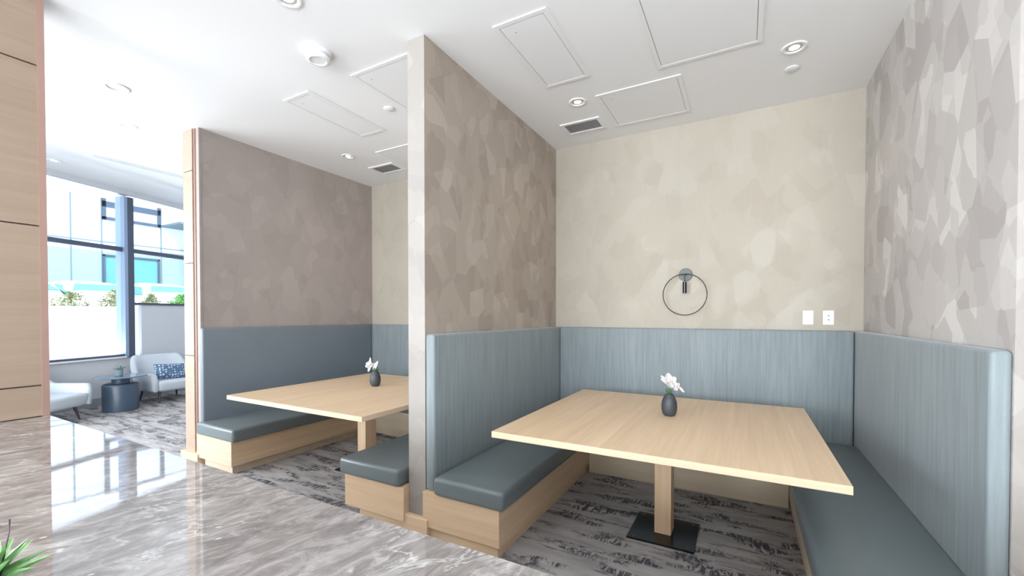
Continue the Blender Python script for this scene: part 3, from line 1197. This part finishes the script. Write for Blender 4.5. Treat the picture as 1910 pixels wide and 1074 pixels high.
PX, PY = -1.298, 0.222
cp = thing('potted_succulent', 'green pointed-leaf succulent on the marble counter in the bottom left corner', 'plant', (PX, PY, 0.876))
bm = BM()
lathe(bm, [(0, 0), (0.04, 0), (0.048, 0.006), (0.052, 0.055), (0.049, 0.058), (0.046, 0.05), (0, 0.048)], 40)
obj('pot', bm, plain('white_pot', (0.75, 0.74, 0.72), 0.4), cp, smooth=True, auto=0.8)
bm = BM()
rnd = random.Random(11)


def blade(bm, a, el, ln, w):
    d = Vector((math.cos(a) * math.cos(el), math.sin(a) * math.cos(el), math.sin(el)))
    side = Vector((-math.sin(a), math.cos(a), 0))
    up = side.cross(d) * -1
    n = 8
    rows = []
    for i in range(n + 1):
        s = i / n
        ww = w * (0.72 + 0.9 * s - 1.62 * s * s) if s < 1 else 0
        ww = max(ww, 0.0003)
        p = Vector((0, 0, 0.045)) + d * (s * ln) + Vector((0, 0, -1)) * (0.10 * ln * s * s)
        rows.append([bm.verts.new(p + side * ww + up * ww * 0.45), bm.verts.new(p), bm.verts.new(p - side * ww + up * ww * 0.45),
                     bm.verts.new(p - up * ww * 0.35)])
    for i in range(n):
        for j in range(4):
            bm.faces.new((rows[i][j], rows[i][(j + 1) % 4], rows[i + 1][(j + 1) % 4], rows[i + 1][j]))


for ring, (cnt, el, ln) in enumerate(((11, 0.45, 0.108), (9, 0.85, 0.10), (6, 1.2, 0.085))):
    for k in range(cnt):
        blade(bm, 2 * PI * (k + 0.5 * ring) / cnt + rnd.uniform(-0.15, 0.15), el + rnd.uniform(-0.12, 0.12), ln * rnd.uniform(0.88, 1.08), 0.0155)
obj('leaves', bm, agave_mat(), cp, smooth=True, auto=0.9)
bm = BM()
tube(bm, [(0.004, 0.02, 0.05), (0.006, 0.03, 0.12), (0.004, 0.034, 0.14), (-0.002, 0.036, 0.155), (-0.006, 0.036, 0.162)],
     [0.0018, 0.0015, 0.0014, 0.0014, 0.0024], 7)
tube(bm, [(0.004, 0.034, 0.135), (-0.004, 0.030, 0.1345)], [0.001, 0.0013], 6)
obj('dry_stem', bm, plain('dry_stem', (0.10, 0.075, 0.09), 0.7), cp, smooth=True)

# ------------------------------------------------------------ outside the lounge window
m_facade = plain('white_facade_panel', (0.66, 0.73, 0.80), 0.6)
m_facade_lines = plain('facade_joint', (0.10, 0.15, 0.18), 0.6)
m_teal = plain('teal_glass', (0.09, 0.26, 0.27), 0.4, 0, 0.2)
m_teal_pale = plain('pale_teal_glass', (0.225, 0.30, 0.315), 0.4, 0, 0.2)
m_fr_out = plain('blue_grey_window_frame', (0.05, 0.07, 0.11), 0.6, 0, 0.2)
m_asphalt = plain('pale_pavement', (0.62, 0.62, 0.62), 0.9)
m_wallwhite = plain('white_render', (0.88, 0.88, 0.87), 0.8)
XF = -22.0
bm = BM()
box(bm, -30, -12.0, -20, 30, -0.5, 1.1)
struct('ground', bm, m_asphalt)
bm = BM()
box(bm, -12.0, -9.9, -20, 30, -0.5, -0.02)
struct('ground', bm, m_asphalt)

bd = thing('office_building', 'pale office building with teal glass across the street, seen through the lounge window', 'building', (XF, 7, 1.1))
oy, oz = 7.0, 1.1


def fb(bm, y0, y1, z0, z1, d0, d1):
    box(bm, d0, d1, y0 - oy, y1 - oy, z0 - oz, z1 - oz)


bm = BM()
fb(bm, -12, 22, 1.1, 14, -3, 0)
obj('wall', bm, m_facade, bd)
bm = BM()
fb(bm, -12, 9.55, 1.3, 3.95, 0, 0.03)
obj('glass_band', bm, m_teal_pale, bd)
bm = BM()
for z in (4.10, 4.30, 7.2, 7.5, 10.2):
    fb(bm, -12, 9.6, z, z + 0.035, 0, 0.04)
for y in (-8, -5.2, -3.4, -0.6, 1.2, 4.0, 5.94, 6.80, 8.70, 12, 15):
    fb(bm, y, y + 0.035, 1.3, 12, 0, 0.045)
obj('panel_joints', bm, m_facade_lines, bd)
for (y0, y1, z0, z1, mi, pane) in ((6.82, 8.68, 5.18, 5.78, 0, m_facade), (6.82, 8.64, 1.3, 3.82, 1, m_teal), (6.82, 8.68, 5.78, 7.3, 0, m_facade),
                                   (-2.0, 0.0, 1.3, 3.82, 1, m_teal), (-2.0, 0.0, 5.18, 5.78, 0, m_facade)):
    bm = BM()
    w = 0.11 if mi == 0 else 0.07
    fb(bm, y0, y0 + w, z0, z1, 0.03, 0.12)
    fb(bm, y1 - w, y1, z0, z1, 0.03, 0.12)
    fb(bm, y0, y1, z0, z0 + w, 0.03, 0.12)
    fb(bm, y0, y1, z1 - w, z1, 0.03, 0.12)
    fr = obj('window', bm, m_fr_out, bd)
    bm = BM()
    fb(bm, y0 + w, y1 - w, z0 + w, z1 - w, 0.03, 0.06)
    obj('pane', bm, pane, fr)
bm = BM()
fb(bm, 8.75, 13, 5.22, 5.30, 0, 1.6)
obj('canopy', bm, m_facade_lines, bd)
bm = BM()
fb(bm, 9.6, 13.5, 3.1, 4.6, 0, 0.5)
fb(bm, 9.6, 13.5, 1.3, 2.9, 0, 0.5)
obj('glass_bay', bm, m_teal_pale, bd)

bm = BM()
box(bm, -11.9, -11.7, -20, 9, -0.3, 1.60)
rw = obj('retaining_wall', bm, m_wallwhite, label='low white garden wall outside the lounge window', cat='wall')
bm = BM()
box(bm, -11.93, -11.67, -20, 9, 1.60, 1.63)
obj('coping', bm, m_wallwhite, rw)


def car(label, y, rz, x=-16.6, h=1.0):
    t = thing('car', label, 'car', (x, y, 1.1), rz, 'white cars parked outside the lounge')
    prof = [(-2.2, 0.35), (-2.22, 0.72), (-2.05, 0.92), (-1.35, 0.98), (-0.72, 1.38), (0.35, 1.46), (1.25, 1.42), (1.85, 1.02), (2.18, 0.92), (2.22, 0.45), (2.1, 0.32)]
    bm = BM()
    rows = []
    for w, lo, hi in ((-0.88, 0.90, 0.66), (-0.84, 1.0, 0.72), (-0.60, 1.0, 0.96), (-0.3, 1.01, 1.0), (0.3, 1.01, 1.0), (0.60, 1.0, 0.96), (0.84, 1.0, 0.72), (0.88, 0.90, 0.66)):
        rows.append([bm.verts.new((w, yy, (z * hi if z > 1.1 else z * lo) * h if z > 0.4 else z)) for yy, z in prof])
    for a, b_ in zip(rows, rows[1:]):
        for j in range(len(prof)):
            bm.faces.new((a[j], a[(j + 1) % len(prof)], b_[(j + 1) % len(prof)], b_[j]))
    bm.faces.new(rows[0])
    bm.faces.new(list(reversed(rows[-1])))
    obj('body', bm, plain('white_car_paint', (0.85, 0.86, 0.87), 0.25), t)
    for sx in (1, -1):
        bm = BM()
        pts = [(-1.2, 1.02), (-0.66, 1.29), (0.33, 1.36), (1.15, 1.32), (1.5, 1.05)]
        f1 = [bm.verts.new((sx * (0.87 if z < 1.1 else 0.69), yy, z * 0.98 * h)) for yy, z in pts]
        f2 = [bm.verts.new((sx * (0.80 if z < 1.1 else 0.62), yy, z * 0.96 * h)) for yy, z in pts]
        bm.faces.new(f1)
        bm.faces.new(list(reversed(f2)))
        for j in range(len(pts)):
            bm.faces.new((f1[j], f1[(j + 1) % 5], f2[(j + 1) % 5], f2[j]))
        obj('side_window', bm, m_teal, t)
    for nm, (ya, za), (yb, zb), e in (('windscreen', (-1.16, 1.12), (-0.84, 1.33), -0.03), ('rear_window', (1.72, 1.12), (1.42, 1.31), 0.03)):
        bm = BM()
        f1 = [bm.verts.new((x_, yy + e, z_ * h + 0.01)) for x_, yy, z_ in ((-0.60, ya, za - 0.02), (0.60, ya, za - 0.02), (0.48, yb, zb - 0.03), (-0.48, yb, zb - 0.03))]
        f2 = [bm.verts.new((v.co.x, v.co.y - e, v.co.z - 0.02)) for v in f1]
        bm.faces.new(f1)
        bm.faces.new(list(reversed(f2)))
        for j in range(4):
            bm.faces.new((f1[j], f1[(j + 1) % 4], f2[(j + 1) % 4], f2[j]))
        obj(nm, bm, m_teal, t)
    for sx in (0.78, -0.78):
        for sy in (-1.4, 1.35):
            bm = BM()
            lathe(bm, [(0, -0.1), (0.30, -0.1), (0.33, -0.08), (0.33, 0.08), (0.30, 0.1), (0, 0.1)], 24)
            bmesh.ops.rotate(bm, verts=bm.verts, cent=(0, 0, 0), matrix=Matrix.Rotation(PI / 2, 3, 'Y'))
            bmesh.ops.translate(bm, verts=bm.verts, vec=(sx, sy, 0.33))
            obj('wheel', bm, m_black_matte, t, smooth=True, auto=0.7)
    return t


car('leftmost white parked car beyond the hedge, its low roof just above the wall', 3.35, PI / 2, -16.6, 0.90)
car('white parked car between the leftmost car and the window mullion', 5.35, PI / 2, -18.6, 1.0)
car('white parked car right of the window mullion above the small olive shrub', 7.45, PI / 2, -19.2, 1.06)


def leaf_mat(name, a, b_):
    m, nt, b = new_mat(name)
    n = noise_tex(nt, coords(nt), 9, 2)
    nt.links.new(ramp(nt, n, [(0.35, a), (0.65, b_)]), b.inputs['Base Color'])
    b.inputs['Roughness'].default_value = 0.6
    return m


m_yel = leaf_mat('olive_leaves', (0.20, 0.20, 0.06), (0.62, 0.60, 0.34))
m_grn = leaf_mat('bright_green_leaves', (0.08, 0.26, 0.03), (0.28, 0.62, 0.12))


def shrub(label, x, y, rx, ry, h, mat, seed, n=1100):
    t = thing('shrub', label, 'shrub', (x, y, 1.1), 0, 'shrubs behind the white garden wall')
    rnd = random.Random(seed)
    bm = BM()
    for k in range(5):
        a = rnd.uniform(0, 2 * PI)
        tube(bm, [(0, 0, 0), (0.4 * rx * math.cos(a), 0.4 * ry * math.sin(a), h * 0.55)], [0.02, 0.008], 6)
    obj('stem', bm, plain('shrub_wood', (0.18, 0.13, 0.1), 0.8), t)
    bm = BM()
    for k in range(n):
        u = rnd.uniform(0, 2 * PI)
        r = rnd.random() ** 0.4
        ph = rnd.uniform(-0.5 * PI, 0.5 * PI)
        c = Vector((rx * r * math.cos(u) * math.cos(ph), ry * r * math.sin(u) * math.cos(ph), h * 0.5 + h * 0.5 * r * math.sin(ph)))
        c.z += 0.06 * noise.noise(c * 4)
        d = Vector((rnd.gauss(0, 1), rnd.gauss(0, 1), rnd.gauss(0.3, 1))).normalized()
        s_ = d.orthogonal().normalized()
        L = rnd.uniform(0.04, 0.075)
        v = [bm.verts.new(c), bm.verts.new(c + d * L * 0.5 + s_ * L * 0.28), bm.verts.new(c + d * L), bm.verts.new(c + d * L * 0.5 - s_ * L * 0.28)]
        bm.faces.new(v)
    obj('foliage', bm, mat, t)
    return t


shrub('sparse olive shrub behind the white wall at the left of the window', -12.6, 3.40, 0.3, 0.36, 0.85, m_yel, 1, 1300)
shrub('olive yellow shrub just left of the window mullion', -12.5, 4.14, 0.3, 0.34, 0.93, m_yel, 2, 2200)
shrub('small olive shrub just right of the window mullion', -12.5, 4.74, 0.25, 0.2, 0.85, m_yel, 3, 1500)
shrub('bright green shrub above the dark window ledge, beside the oak pillar', -12.4, 5.38, 0.3, 0.36, 0.88, m_grn, 4, 2600)
